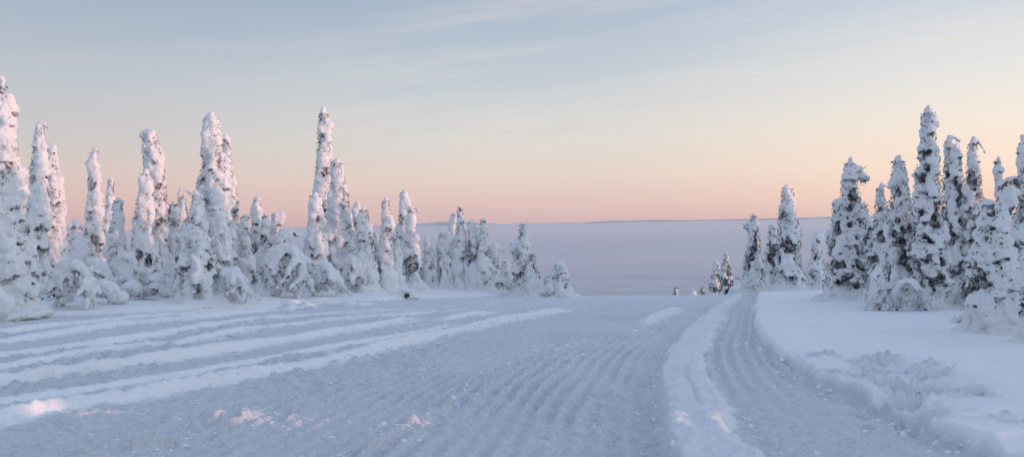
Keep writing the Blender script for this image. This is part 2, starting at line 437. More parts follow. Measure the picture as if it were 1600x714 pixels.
M_BARK = flecked('bark_with_rime', (0.07, 0.055, 0.05), (0.62, 0.63, 0.66), 9.0, 0.42, 0.62)
M_ROCK = flecked('dark_rock', (0.030, 0.028, 0.028), (0.10, 0.10, 0.10), 12.0, 0.4, 0.8)
M_HILL = flecked('snowy_fell_hazed', (0.42, 0.44, 0.48), (0.7, 0.7, 0.72), 0.001, 0.4, 0.62)  # snowy fell; the fading of the far air is put into its pale colour
M_VALLEY = flecked('snowy_forest_far', (0.10, 0.12, 0.13), (0.55, 0.57, 0.60), 0.004, 0.4, 0.62)

# ------------------------------------------------------------------ mesh helpers
def mesh_from(name, verts, faces, mat, smooth_shade=True):
    me = bpy.data.meshes.new(name)
    verts = np.ascontiguousarray(verts, np.float32); faces = np.ascontiguousarray(faces, np.int32)
    k = faces.shape[1]
    me.vertices.add(len(verts)); me.vertices.foreach_set('co', verts.ravel())
    me.loops.add(faces.size); me.loops.foreach_set('vertex_index', faces.ravel())
    me.polygons.add(len(faces)); me.polygons.foreach_set('loop_start', np.arange(0, faces.size, k, dtype=np.int32))
    me.update(calc_edges=True)
    if smooth_shade: me.polygons.foreach_set('use_smooth', np.ones(len(faces), bool))
    if mat: me.materials.append(mat)
    return me
def link(name, data, parent=None):
    o = bpy.data.objects.new(name, data)
    COL.objects.link(o)
    if parent: o.parent = parent
    return o

# ------------------------------------------------------------------ the ground sheet
def build_ground():
    th_d = np.radians(np.linspace(-33.5, 33.5, 840))
    th_l = np.radians(np.concatenate([np.linspace(-180, -60, 26), np.linspace(-58, -34, 24)]))
    th = np.concatenate([th_l, th_d, -th_l[::-1][:-1]])
    near_r = np.geomspace(0.8, 5.8, 14)[:-1]
    a = [5.8]
    while a[-1] < 66:
        r = a[-1]
        a.append(r + max(0.022, min(0.0052 * r, 0.00036 * r * r)))
    far_r = np.geomspace(67, 60000, 90)
    rr = np.concatenate([near_r, a, far_r])
    R, T = np.meshgrid(rr, th, indexing='ij')
    X, Y = R * np.sin(T), R * np.cos(T)
    dr = np.gradient(rr)[:, None] * np.ones_like(T)
    dt = R * np.gradient(th)[None, :]
    sp = np.maximum(dr, dt)
    z, packed, zone = relief(X.ravel(), Y.ravel(), sp.ravel())
    V = np.stack([X.ravel(), Y.ravel(), z], 1)
    nr, nt = R.shape
    idx = np.arange(nr * nt).reshape(nr, nt)
    F = np.stack([idx[:-1, :-1], idx[:-1, 1:], idx[1:, 1:], idx[1:, :-1]], -1).reshape(-1, 4)
    seam = np.stack([idx[:-1, -1], idx[:-1, 0], idx[1:, 0], idx[1:, -1]], -1)
    F = np.concatenate([F, seam])
    F = F[:, ::-1]
    V = np.concatenate([V, [[0, 0, land(0, 0)]]]); packed = np.append(packed, 1.0); zone = np.append(zone, 1)
    c = len(V) - 1
    cap = np.stack([np.full(nt, c), np.full(nt, c), idx[0], np.roll(idx[0], -1)], 1)
    zf = zone[F[:, 0]]
    tot = 0
    for k, nm in ((0, 'ground'), (1, 'snow_road'), (2, 'snow_trail')):
        f = F[zf == k]
        used = np.unique(f)
        remap = np.zeros(len(V), np.int64); remap[used] = np.arange(len(used))
        me = mesh_from(nm, V[used], remap[f], M_GROUND)
        at = me.attributes.new('packed', 'FLOAT', 'POINT'); at.data.foreach_set('value', packed[used].astype(np.float32))
        if k == 0:
            me.materials.append(M_VALLEY)
            yy_ = V[f[:, 0]]
            me.polygons.foreach_set('material_index', ((np.hypot(yy_[:, 0], yy_[:, 1]) > 260)).astype(np.int32))
        o = link(nm, me)
        o['kind'] = 'structure'
        tot += len(f)
    # small disc under the photographer's feet closes the sheet
    f = np.stack([np.full(nt, 0), 1 + np.arange(nt), 1 + (np.arange(nt) + 1) % nt], 1)[:, ::-1]
    vv = np.concatenate([[V[c]], V[idx[0]]])
    me = mesh_from('path', vv, f, M_GROUND); at = me.attributes.new('packed', 'FLOAT', 'POINT'); at.data.foreach_set('value', np.ones(len(vv), np.float32))
    o = link('path', me); o['kind'] = 'structure'
build_ground()
# ------------------------------------------------------------------ snow-laden trees
def _ico():
    t = (1 + 5 ** 0.5) / 2
    v = [(-1, t, 0), (1, t, 0), (-1, -t, 0), (1, -t, 0), (0, -1, t), (0, 1, t), (0, -1, -t), (0, 1, -t), (t, 0, -1), (t, 0, 1), (-t, 0, -1), (-t, 0, 1)]
    f = [(0, 11, 5), (0, 5, 1), (0, 1, 7), (0, 7, 10), (0, 10, 11), (1, 5, 9), (5, 11, 4), (11, 10, 2), (10, 7, 6), (7, 1, 8), (3, 9, 4), (3, 4, 2), (3, 2, 6), (3, 6, 8), (3, 8, 9), (4, 9, 5), (2, 4, 11), (6, 2, 10), (8, 6, 7), (9, 8, 1)]
    v = [np.array(p) / np.linalg.norm(p) for p in v]
    cache, out = {}, []
    def mid(a, b):
        k = (min(a, b), max(a, b))
        if k not in cache:
            m = v[a] + v[b]; v.append(m / np.linalg.norm(m)); cache[k] = len(v) - 1
        return cache[k]
    for a, b, c in f:
        x, y, z = mid(a, b), mid(b, c), mid(c, a)
        out += [(a, x, z), (b, y, x), (c, z, y), (x, y, z)]
    return np.array(v), np.array(out)
ICO_V, ICO_F = _ico()
JOBS = []                                   # snow meshes waiting for their voxel union
def snow_job(root, blobs, voxel, seed, rough, under=0.3, name='snow', hidden=None):
    """blobs: (n,6) x y z rx ry rz -> one continuous lumpy snow mesh, made later in one go"""
    b = np.asarray(blobs, float)
    V = (ICO_V[None] * b[:, None, 3:6] + b[:, None, 0:3]).reshape(-1, 3)
    F = (ICO_F[None] + (np.arange(len(b)) * len(ICO_V))[:, None, None]).reshape(-1, 3)
    me = mesh_from('snow_raw', V, F, None)
    o = link('snow_raw', me)
    md = o.modifiers.new('union', 'REMESH'); md.mode = 'VOXEL'; md.voxel_size = voxel; md.use_smooth_shade = True
    JOBS.append((o, root, seed, rough, under, name, voxel, hidden))
def run_jobs():
    bpy.context.view_layer.update()
    dg = bpy.context.evaluated_depsgraph_get()
    done = []
    for o, root, seed, rough, under, name, voxel, hidden in JOBS:
        ev = o.evaluated_get(dg)
        em = ev.to_mesh()
        nv, npoly = len(em.vertices), len(em.polygons)
        co = np.empty(nv * 3, np.float32); em.vertices.foreach_get('co', co); co = co.reshape(-1, 3)
        nn = np.empty(nv * 3, np.float32); em.vertices.foreach_get('normal', nn); nn = nn.reshape(-1, 3)
        li = np.empty(len(em.loops), np.int32); em.loops.foreach_get('vertex_index', li)
        ls = np.empty(npoly, np.int32); em.polygons.foreach_get('loop_start', ls)
        lt = np.empty(npoly, np.int32); em.polygons.foreach_get('loop_total', lt)
        ev.to_mesh_clear()
        quad = lt == 4
        F = li[ls[quad][:, None] + np.arange(4)[None]]
        if hidden:
            F = F[~hidden(co[F].mean(1))]
            used = np.unique(F); re = np.zeros(len(co), np.int64); re[used] = np.arange(len(used))
            F, co, nn = re[F], co[used], nn[used]
        d = rough * (0.45 * noise3(co / 0.34, seed) + 1.15 * (np.abs(noise3(co / 0.19, seed + 1)) - 0.35) + 0.75 * (np.abs(noise3(co / 0.10, seed + 2)) - 0.35))
        if voxel < 0.04: d = d + rough * 0.35 * noise3(co / 0.055, seed + 4)
        nz_jit = noise3(co / 0.25, seed + 3)
        co2 = co + nn * d[:, None]
        done.append((root, name, co2, F, nn[:, 2], nz_jit, under))
    for o, *_ in JOBS:
        me = o.data
        bpy.data.objects.remove(o); bpy.data.meshes.remove(me)
    for root, name, co2, F, nz, jit, under in done:
        me = mesh_from(name, co2, F, M_SNOW)
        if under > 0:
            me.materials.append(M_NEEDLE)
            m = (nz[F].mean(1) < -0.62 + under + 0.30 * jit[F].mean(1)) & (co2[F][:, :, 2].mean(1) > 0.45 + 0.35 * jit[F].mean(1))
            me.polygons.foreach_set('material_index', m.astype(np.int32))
        link(name, me, root)
    JOBS.clear()
def sprays(P, D, L, W, rng):
    """thin diamond twigs from P along D"""
    n = len(P)
    D = D / np.maximum(np.linalg.norm(D, axis=1, keepdims=True), 1e-6)
    S = np.cross(D, rng.normal(size=(n, 3))); S /= np.maximum(np.linalg.norm(S, axis=1, keepdims=True), 1e-6)
    mid_ = P + D * (L * 0.45)[:, None]
    V = np.stack([P, mid_ + S * W[:, None], P + D * L[:, None], mid_ - S * W[:, None]], 1).reshape(-1, 3)
    F = np.arange(4 * n).reshape(n, 4)
    return V, F
def tube(path, rad, sides=8):
    path = np.asarray(path, float); n = len(path)
    a = np.linspace(0, 2 * np.pi, sides, endpoint=False)
    V = []
    for i in range(n):
        t = path[min(i + 1, n - 1)] - path[max(i - 1, 0)]; t /= max(np.linalg.norm(t), 1e-6)
        u = np.cross(t, [0.3, 0.9, 0.2]); u /= np.linalg.norm(u); w = np.cross(t, u)
        V.append(path[i] + rad[i] * (np.cos(a)[:, None] * u + np.sin(a)[:, None] * w))
    V = np.concatenate(V)
    F = []
    for i in range(n - 1):
        for k in range(sides):
            F.append((i * sides + k, i * sides + (k + 1) % sides, (i + 1) * sides + (k + 1) % sides, (i + 1) * sides + k))
    return V, np.array(F)
def joinvf(parts):
    V, F, off = [], [], 0
    for v, f in parts:
        V.append(v); F.append(f + off); off += len(v)
    return np.concatenate(V), np.concatenate(F)
def empty(name, loc, label, cat, group=None):
    o = bpy.data.objects.new(name, None)
    o.empty_display_size = 0.3
    COL.objects.link(o); o.location = loc
    o['label'] = label; o['category'] = cat
    if group: o['group'] = group
    return o
def at_depth(px, py, y):
    d = ray(px, py); t = y / d[1]
    return CAM + d * t
def ground_z(x, y): return float(coarse(np.array([x]), np.array([y]))[0])
def place(px, py, depth=None):
    if depth is None: x, y = hit(px, py, coarse, 8.0, 70.0)
    else:
        p = at_depth(px, py, depth); x, y = p[0], p[1]
    return x, y, ground_z(x, y)
SPOTS = []
def tuned(px, depth):
    """depths were first guessed by eye; this brings each tree's foot to the picture row where the photograph has it"""
    if depth is None: return None
    return depth * float(np.interp(px, [0, 60, 226, 340, 500, 571, 650, 720, 880, 1060, 1140, 1200, 1240, 1322, 1455, 1600], [1.26, 1.08, 1.17, 1.05, 1.20, 1.21, 1.14, 1.08, 1.02, 1.0, 1.0, 1.05, 1.04, 0.89, 0.84, 0.84]))
VOX = 0.00178
def spruce(label, xb, yb, xt, yt, w, depth=None, hook=0.0, lobe=None, fill=1.0, dark=0.5, droop=1.0, tip2=None, limbs=(), seed=None, name='spruce_tree', under=None, group='snow-laden spruces', needle=None, hookdrop=0.5, skirt=True):
    """w: crown width in picture pixels at 3%, 30%, 60%, 85% of the height"""
    seed = seed if seed is not None else int(abs(xb * 7 + yt * 13)) % 9973
    rng = np.random.default_rng(seed)
    if xb < 1000: dark = min(dark + 0.08, 0.9)            # needles show through a little more on all of the left row
    x, y, z = place(xb, yb, tuned(xb, depth))
    top = at_depth(xt, yt, y)
    H = top[2] - z
    s = y / FPX                                         # metres per picture pixel there
    root = empty(name, (x, y, z - 0.05), label, 'tree', group)
    SPOTS.append((label, round(x, 1), round(y, 1), round(H, 1)))
    dx = top[0] - x
    hk = hook * s * 1.5
    wob = rng.normal(0, 0.012 * H, 3); wob_y = rng.normal(0, 0.015 * H, 3)
    def spine(t):
        t = np.asarray(t, float)
        px_ = dx * t + wob[0] * np.sin(2.2 * t * np.pi) * t * (1 - t) * 3 + wob[1] * np.sin(4.7 * t * np.pi) * t * (1 - t) * 2
        py_ = wob_y[0] * np.sin(1.5 * np.pi * t) * t
        return np.stack([px_, py_, t * H], -1)
    tt = np.array([0.0, 0.03, 0.30, 0.60, 0.85, 0.97, 1.0])
    wr = np.array([w[0] * 0.9, w[0], w[1], w[2], w[3], w[3] * (0.62 if hook else 0.82), w[3] * (0.42 if hook else 0.6)]) * s / 2 * 0.84
    def rad(t): return np.interp(t, tt, wr)
    lb = lobe * 0.74 if lobe else float(np.clip(0.15 * np.mean(wr) + 0.05, 0.075, 0.19))
    vox = VOX * y * (1.0 if skirt else 0.6)
    lb = max(lb, vox * 1.9)
    ts = np.linspace(0.02, 0.97, 200)
    area = np.mean(2 * np.pi * rad(ts)) * H
    n = int(fill * 1.15 * area / (2.0 * lb * 3.2 * lb)) + 6
    p = rad(ts) + 0.25 * lb; p = p / p.sum()
    t = rng.choice(ts, n, p=p) + rng.normal(0, 0.008, n)
    t = np.clip(t, 0.02, 0.985)
    az = rng.uniform(0, 2 * np.pi, n)
    big = np.exp(rng.normal(0, 0.28, n))
    r = rad(t) * rng.uniform(0.80, 1.12, n)
    side = 1 + 0.10 * np.sin(az * 2 + rng.uniform(0, 6)) + 0.10 * np.sin(az + t * 9)
    r = np.maximum(r * side - lb * 0.30 * big, 0.02)
    B, SP, SD, SL = [], [], [], []
    base = spine(t)
    out = np.stack([np.cos(az), np.sin(az), np.zeros(n)], 1)
    frac = [0.35, 0.66, 0.88, 1.0, 1.02]
    drop = [0.0, 0.2, 0.9, 2.0, 3.2]
    size = [0.62, 0.86, 0.95, 0.86, 0.62]
    ln = rng.uniform(0.6, 1.25, n) * droop
    tan = np.stack([-np.sin(az), np.cos(az), np.zeros(n)], 1)
    for k in range(5):
        q = base + out * (r * frac[k])[:, None]
        q[:, 2] -= drop[k] * lb * big * ln
        q = q + tan * (rng.normal(0, 0.32, n) * lb)[:, None] + rng.normal(0, 0.12 * lb, (n, 3))
        sz = lb * size[k] * big * rng.uniform(0.75, 1.2, n)
        keep = np.ones(n, bool) if k < 4 else (rng.random(n) < 0.7)
        q[:, 2] = np.maximum(q[:, 2], 0.05)
        B.append(np.concatenate([q, np.stack([sz, sz, sz * 0.92], 1)], 1)[keep])
    # short needle tufts just under the snow: they show wherever the loads leave a gap
    m = int(n * (10 + 16 * dark))
    tq = np.clip(rng.choice(ts, m, p=p) + rng.normal(0, 0.01, m), 0.02, 0.96)
    aq = rng.uniform(0, 2 * np.pi, m)
    oq = np.stack([np.cos(aq), np.sin(aq), np.zeros(m)], 1)
    rq = np.maximum(rad(tq) * rng.uniform(0.6, 0.90 + 0.16 * dark, m), 0.02)
    SP.append(spine(tq) + oq * rq[:, None])
    SD.append(oq * rng.uniform(0.1, 0.9, m)[:, None] + rng.normal(0, 0.4, (m, 3)) + np.array([0, 0, -0.6]))
    SL.append(rng.uniform(0.5, 1.1, m) * (0.05 + 0.0016 * y))
    # the leader: snow-clad tip, sometimes bent over
    m = max(8, int(H * 0.16 / (lb * 0.35)))
    for t_ in np.linspace(0.84, 1.0, m):
        q = spine(t_); rr_ = max(rad(t_) * 0.86, lb * 0.55) * rng.uniform(0.78, 1.12)
        B.append(np.array([[q[0] + rng.normal(0, 0.12 * lb), q[1], q[2] - rr_, rr_, rr_, rr_ * 1.1]]))
    if hook:
        q0 = spine(1.0); r0 = max(rad(1.0) * 0.9, lb * 0.55)
        for a in np.linspace(0, 1, 7):
            B.append(np.array([[q0[0] + hk * a, q0[1], q0[2] - r0 - abs(hk) * hookdrop * a * a, r0, r0, r0]]) )
    if tip2:                                            # a second leader (px, py, width)
        e = at_depth(tip2[0], tip2[1], y) - np.array([x, y, z])
        st_ = spine(np.clip(e[2] / H - 0.22, 0.3, 0.9))
        w2 = tip2[2] * s / 2
        for a in np.linspace(0, 1, 14):
            q = st_ + (e - st_) * np.array([min(1, a * 1.6), 1, a]); q[1] = st_[1]
            rr_ = w2 * (1.15 - 0.45 * a) * rng.uniform(0.8, 1.15)
            B.append(np.array([[q[0] + rng.normal(0, 0.2 * w2), q[1] + rng.normal(0, 0.2 * w2), q[2] - rr_, rr_, rr_, rr_]]))
    for (lx, ly, lw) in limbs:                          # a laden limb standing out: tip in picture pixels, thickness
        e = at_depth(lx, ly, y) - np.array([x, y, z])
        st_ = spine(np.clip(e[2] / H + 0.03, 0.1, 0.97)); lwm = lw * s / 2
        for a in np.linspace(0.1, 1, 9):
            q = st_ * (1 - a) + np.array([e[0], st_[1], e[2]]) * a
            q[2] += 0.25 * abs(e[0] - st_[0]) * a * (1 - a)
            rr_ = lwm * rng.uniform(0.8, 1.2) * (0.8 + 0.35 * a)
            B.append(np.array([[q[0], q[1], q[2], rr_, rr_, rr_ * 0.9]]))
            if a > 0.45: B.append(np.array([[q[0] + rng.normal(0, 0.3 * lwm), q[1], q[2] - lwm * rng.uniform(0.7, 1.7), rr_ * 0.8, rr_ * 0.8, rr_]]))
            SP.append(np.repeat(q[None], 10, 0) + rng.normal(0, lwm * 0.6, (10, 3)) - np.array([0, 0, lwm * 0.6])); SD.append(rng.normal(0, 0.5, (10, 3)) + np.array([0, 0, -1])); SL.append(rng.uniform(0.1, 0.28, 10))
    # skirt of snow round the foot
    for a in rng.uniform(0, 2 * np.pi, 9 if skirt else 0):
        ra = rad(0.03) * rng.uniform(0.55, 1.0); q_ = lb * rng.uniform(0.9, 1.7)
        B.append(np.array([[ra * np.cos(a), ra * np.sin(a), rng.uniform(0.05, 0.35), q_, q_, q_ * 1.4]]))
    for a in rng.uniform(0, 2 * np.pi, 12 if skirt else 2):
        rr_ = rad(0.03) * rng.uniform(0.5, 0.9)
        B.append(np.array([[rr_ * np.cos(a), rr_ * np.sin(a), 0.0, 0.9 * rr_ + .1, 0.9 * rr_ + .1, 0.16 + 0.1 * rr_]]))
    B = np.concatenate(B)
    def hidden(c):                                      # snow inside the dark core of the crown is never seen
        tc = np.clip(c[:, 2] / H, 0, 1); sp_ = spine(tc)
        return (np.hypot(c[:, 0] - sp_[:, 0], c[:, 1] - sp_[:, 1]) < 0.52 * rad(tc)) & (tc > 0.05) & (tc < 0.84)
    snow_job(root, B, vox, seed, rough=0.42 * lb, under=(0.04 + 0.26 * dark * dark + 0.04 * dark) if under is None else under, hidden=hidden)
    # needles and twigs
    SP, SD, SL = np.concatenate(SP), np.concatenate(SD), np.concatenate(SL)
    low = SP[:, 2] > 0.5
    SP, SD, SL = SP[low], SD[low], SL[low]
    parts = [sprays(SP, SD, SL, np.maximum(0.016, 0.00050 * y) * rng.uniform(0.7, 1.5, len(SL)), rng)]
    tr = np.linspace(0.04, 0.95, 26)
    inner = spine(tr)
    parts.append(tube(inner, rad(tr) * 0.58 * rng.uniform(0.92, 1.12, 26), 10))
    v, f = joinvf(parts)
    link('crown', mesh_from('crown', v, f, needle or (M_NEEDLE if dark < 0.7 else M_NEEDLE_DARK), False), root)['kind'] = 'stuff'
    tr = np.linspace(0.0, 0.93, 12)
    v, f = tube(spine(tr) + rng.normal(0, 0.006, (12, 3)), np.interp(tr, [0, 0.05, 1], [0.022 * H + 0.02, 0.017 * H + 0.015, 0.012]), 9)
    link('trunk', mesh_from('trunk', v, f, M_BARK), root)
    return root
def bent(label, path, thick, depth, hang=20, twigs=260, seed=1, name='bent_birch', cat='tree', group='bent birches under snow', lean_y=0.5):
    """a young birch bowed over by its load; path in picture pixels from root to tip, thick and hang in pixels"""
    rng = np.random.default_rng(seed)
    depth = tuned(path[0][0], depth)
    s = depth / FPX
    P = np.array([at_depth(px, py, depth) for px, py in path])
    x, y = P[0, 0], P[0, 1]; z = ground_z(x, y)
    root = empty(name, (x, y, z - 0.05), label, cat, group)
    L = P - np.array([x, y, z - 0.05])
    L[0, 2] = 0.0
    seg = np.concatenate([[0], np.cumsum(np.linalg.norm(np.diff(L, axis=0), axis=1))])
    def at(t):
        q = np.stack([np.interp(t * seg[-1], seg, L[:, i]) for i in range(3)], -1)
        q[..., 1] += lean_y * np.sin(np.asarray(t) * 2.2) * -0.6
        return q
    vox = VOX * depth
    th = max(thick * s / 2 * 1.2, vox * 1.6)
    B = []
    for t in np.linspace(0.04, 1, int(seg[-1] / (th * 0.5)) + 4):
        q = at(t); rr_ = th * rng.uniform(0.75, 1.2) * (0.7 + 0.5 * math.sin(min(t * 1.25, 1) * math.pi))
        B.append([q[0], q[1] + rng.normal(0, 0.2 * th), q[2] + 0.2 * th, rr_, rr_ * 1.15, rr_ * 0.9])
    hg = hang * s
    nh = int(seg[-1] / (th * 0.9)) + 3
    SP, SD, SL = [], [], []
    for t in rng.uniform(0.25, 1, int(nh * 1.6)):
        q = at(t); off = rng.normal(0, th * 1.6, 2)
        ln = min(hg * rng.uniform(0.3, 1.0), max(q[2] - 0.05, 0.1))
        for a in np.linspace(0.1, 1, 5):
            rr_ = th * (0.62 - 0.25 * a) * rng.uniform(0.7, 1.2)
            B.append([q[0] + off[0] * a, q[1] + off[1] * (0.3 + a), q[2] - ln * a, rr_, rr_, rr_ * 1.4])
    m = twigs
    t = rng.uniform(0.15, 1, m); q = at(t)
    q = q + np.stack([rng.normal(0, th * 1.5, m), rng.normal(0, th * 2.2, m), -rng.uniform(0, 0.8, m) * np.minimum(hg, np.maximum(q[:, 2], 0.1))], 1)
    q[:, 2] = np.maximum(q[:, 2], 0.2)
    SD = np.stack([rng.normal(0, 0.75, m), rng.normal(0, 0.75, m), -np.ones(m)], 1)
    v, f = sprays(q, SD, rng.uniform(0.08, 0.22, m), np.maximum(0.012, 0.0005 * depth) * rng.uniform(0.6, 1.3, m), rng)
    B = np.array(B); B[:, 2] = np.maximum(B[:, 2], 0.03)
    snow_job(root, B, vox, seed + 500, rough=0.30 * th, under=0.22)
    link('twigs', mesh_from('twigs', v, f, M_TWIG, False), root)['kind'] = 'stuff'
    tr = np.linspace(0, 0.96, 14)
    v, f = tube(at(tr), np.linspace(0.05, 0.015, 14), 8)
    link('trunk', mesh_from('trunk', v, f, M_BARK), root)
    return root
def mound(label, lumps, depth, base, name='snow_covered_shrub', cat='shrub', dark=True, seed=1, group='snow-covered shrubs', rough=0.04, under=0.12, twigs=True):
    """low growth buried in snow; lumps = (cx, cy, rx, ry) in picture pixels, at one depth; base = pixel (x, y) of its foot"""
    rng = np.random.default_rng(seed)
    x, y, z = place(base[0], base[1], tuned(base[0], depth))
    s = y / FPX
    root = empty(name, (x, y, z - 0.04), label, cat, group)
    B, Q = [], []
    for cx, cy, rx, ry in lumps:
        c = at_depth(cx, cy, y) - np.array([x, y, z - 0.04])
        R_, Z_ = rx * s, ry * s
        B.append([c[0], 0.25 * R_ * rng.normal(), c[2], R_, R_ * rng.uniform(0.8, 1.1), Z_])
        for k in range(9):
            a = rng.normal(size=3); a[2] = abs(a[2]) * 0.8; a /= np.linalg.norm(a)
            q = rng.uniform(0.28, 0.45)
            B.append([c[0] + a[0] * R_ * 0.75, a[1] * R_ * 0.75, c[2] + a[2] * Z_ * 0.7 - 0.1 * Z_, R_ * q, R_ * q, Z_ * q])
        Q.append((c, R_, Z_))
    vox = VOX * y
    B = np.array(B)
    snow_job(root, B, vox, seed + 900, rough=rough, under=under if dark else 0)
    if dark and twigs:
        n = 60 * len(lumps)
        P = np.array([Q[i % len(Q)][0] + rng.normal(size=3) * np.array([0.75, 0.75, 0.3]) * Q[i % len(Q)][1] for i in range(n)])
        P[:, 2] = np.abs(P[:, 2]) * 0.7 + 0.05
        D = np.stack([rng.normal(0, 0.7, n), rng.normal(0, 0.7, n) - 0.3, rng.normal(-0.3, 0.5, n)], 1)
        v, f = sprays(P, D, rng.uniform(0.12, 0.35, n), rng.uniform(0.012, 0.025, n), rng)
        link('twigs', mesh_from('twigs', v, f, M_TWIG, False), root)['kind'] = 'stuff'
    return root

# ---- left of the track, from the left edge of the picture inwards
spruce('huge spruce caked in thick pink-lit snow, cut by the left picture edge', 2, 486, 4, 118, (104, 92, 62, 28), depth=22.0, lobe=0.27, fill=1.3, dark=0.35, droop=1.6)
spruce('tall spruce with tip hooked to the right, next to the huge edge tree', 58, 470, 60, 187, (62, 44, 36, 20), depth=30, hook=9, fill=1.15, dark=0.35)
spruce('blunt-topped spruce directly right of the hook-tipped tall one, slightly lower', 90, 468, 76, 220, (60, 42, 36, 24), depth=31, hook=4, fill=1.15, dark=0.35)
spruce('slim lone spruce column with tip curled right, standing clear against pink sky', 147, 462, 145, 229, (52, 34, 27, 16), depth=34, hook=9, fill=1.1, dark=0.4)
spruce('thin pole-like spruce peeping up behind a round-headed one', 172, 455, 173, 273, (26, 20, 15, 12), depth=42, fill=1.0, dark=0.55)
spruce('short round-headed spruce in front of the thin pole-like one', 185, 458, 183, 306, (62, 40, 26, 18), depth=36, fill=1.2, dark=0.3)
spruce('tall spruce with a broad drooping rounded head, behind a pale cone', 254, 458, 236, 199, (54, 40, 38, 34), depth=36, hook=-8, fill=1.05, dark=0.5)
spruce('pale cone-shaped spruce standing before the drooping-headed tall tree', 226, 462, 229, 262, (70, 56, 40, 22), depth=31, fill=1.25, dark=0.35)
spruce('little hook-tipped spruce between the pale cone and the sprawling white one', 288, 452, 283, 292, (34, 24, 18, 12), depth=40, hook=10, fill=1.0, dark=0.4)
spruce('low rounded spruce column tucked beside the little hook-tipped one', 272, 455, 270, 312, (44, 36, 28, 20), depth=37, fill=1.1, dark=0.35)
spruce('sprawling white spruce whose snow skirt slopes far to the right', 315, 462, 306, 295, (120, 92, 50, 20), depth=31, fill=1.2, dark=0.3, droop=1.6)
spruce('massive tall spruce with a thick knob of snow on top', 338, 456, 329, 172, (66, 58, 50, 32), depth=37, fill=1.05, dark=0.55, lobe=0.21)
spruce('narrow spruce half hidden behind the massive knob-topped tree', 364, 452, 353, 207, (42, 34, 24, 14), depth=41, fill=1.0, dark=0.5)
spruce('stout snow-smothered spruce below the massive knob-topped tree', 340, 459, 335, 318, (60, 56, 48, 30), depth=33, fill=1.3, dark=0.25)
spruce('small spruce with pink-edged hooked tip right of the massive tree', 388, 457, 381, 331, (48, 36, 24, 16), depth=37, hook=7, fill=1.1, dark=0.35)
spruce('thin dark-flecked spruce with its top against the pink sky band', 404, 455, 401, 303, (36, 26, 20, 13), depth=40, fill=1.0, dark=0.6)
spruce('knobbly thin spruce leaning against the dark-flecked thin one', 418, 456, 414, 330, (40, 26, 18, 13), depth=38, fill=1.0, dark=0.45)
spruce('twin-tipped spruce standing behind the arching birches', 430, 455, 431, 328, (50, 36, 26, 15), depth=41, tip2=(441, 327, 11), fill=1.0, dark=0.45)
spruce('needle-sharp tallest spruce of the left row, reaching highest into the sky', 505, 456, 505, 165, (58, 52, 34, 20), depth=42, fill=1.0, dark=0.72)
spruce('broad second-tallest spruce just right of the needle-sharp one', 531, 457, 526, 246, (66, 56, 44, 25), depth=39, fill=1.1, dark=0.5)
spruce('smooth round-topped spruce column in front of the needle-sharp tree', 494, 459, 492, 298, (44, 40, 35, 24), depth=36, fill=1.25, dark=0.35)
spruce('slender spruce with a twig at its tip, behind a rounded one', 558, 455, 556, 314, (36, 28, 20, 9), depth=44, fill=1.0, dark=0.45)
spruce('rounded spruce showing a dark hollow near its foot', 571, 458, 568, 321, (56, 42, 31, 20), depth=37, fill=1.1, dark=0.55)
spruce('round-headed slim spruce standing between wider trees mid row', 604, 457, 603, 306, (44, 36, 25, 15), depth=39, fill=1.15, dark=0.35)
spruce('dark little spruce wedged behind the round-headed slim one', 588, 452, 586, 358, (30, 24, 18, 10), depth=46, fill=0.9, dark=0.6)
spruce('tall ragged spruce with a dark knotted tip, second leader beside it', 632, 452, 630, 293, (56, 46, 27, 13), depth=44, fill=1.0, dark=0.55, tip2=(638, 309, 11))
spruce('pink-flushed spruce with tip hooked right, beside the ragged tall one', 645, 453, 641, 320, (44, 38, 24, 13), depth=43, hook=8, fill=1.0, dark=0.4)
spruce('small white spruce at the foot of the ragged tall tree', 618, 456, 617, 368, (36, 30, 23, 15), depth=40, fill=1.1, dark=0.3)
spruce('small forked white spruce right of the hooked pink-flushed tree', 672, 450, 667, 365, (46, 30, 17, 9), depth=46, fill=1.0, dark=0.25, tip2=(677, 378, 11))
spruce('short twin-headed spruce with pinkish caps', 697, 450, 691, 360, (40, 33, 26, 16), depth=47, fill=1.0, dark=0.5, tip2=(702, 358, 13))
spruce('tall thin-tipped spruce topping its little group near the fog', 719, 450, 719, 317, (46, 33, 23, 11), depth=48, fill=1.0, dark=0.5)
spruce('blunt spruce close behind the thin-tipped tall one', 711, 448, 709, 329, (30, 25, 18, 14), depth=53, fill=1.0, dark=0.35)
spruce('even-sided spruce right of the thin-tipped tall one', 738, 450, 737, 341, (38, 29, 22, 12), depth=48, fill=1.0, dark=0.5)
spruce('very thin spruce squeezed between two even-sided neighbours', 748, 449, 745, 349, (22, 18, 13, 9), depth=51, fill=0.95, dark=0.45)
spruce('lumpy spruce with pink snow, last tall tree of the little group', 757, 450, 755, 338, (40, 31, 23, 13), depth=48, fill=1.0, dark=0.5)
spruce('stunted spruce with a claw-like tip bent right', 776, 446, 773, 377, (20, 17, 13, 9), depth=51, hook=9, fill=0.9, dark=0.55, hookdrop=0.9)
spruce('broad-based spruce alone against the fog with a limb held left', 818, 452, 816, 344, (60, 46, 27, 12), depth=47, fill=0.95, dark=0.55, limbs=((803, 382, 10), (800, 378, 7)), tip2=(823, 342, 7))
spruce('lower spruce leaning on the right side of the broad-based one', 836, 456, 831, 392, (36, 30, 20, 12), depth=46, fill=0.95, dark=0.5)
spruce('low stubby spruce left of the broad-based one', 792, 450, 790, 405, (34, 28, 22, 16), depth=49, fill=1.1, dark=0.25)
spruce('tiny spruce between the leaning one and the last stout one', 856, 460, 855, 428, (26, 19, 12, 8), depth=47, fill=1.0, dark=0.4)
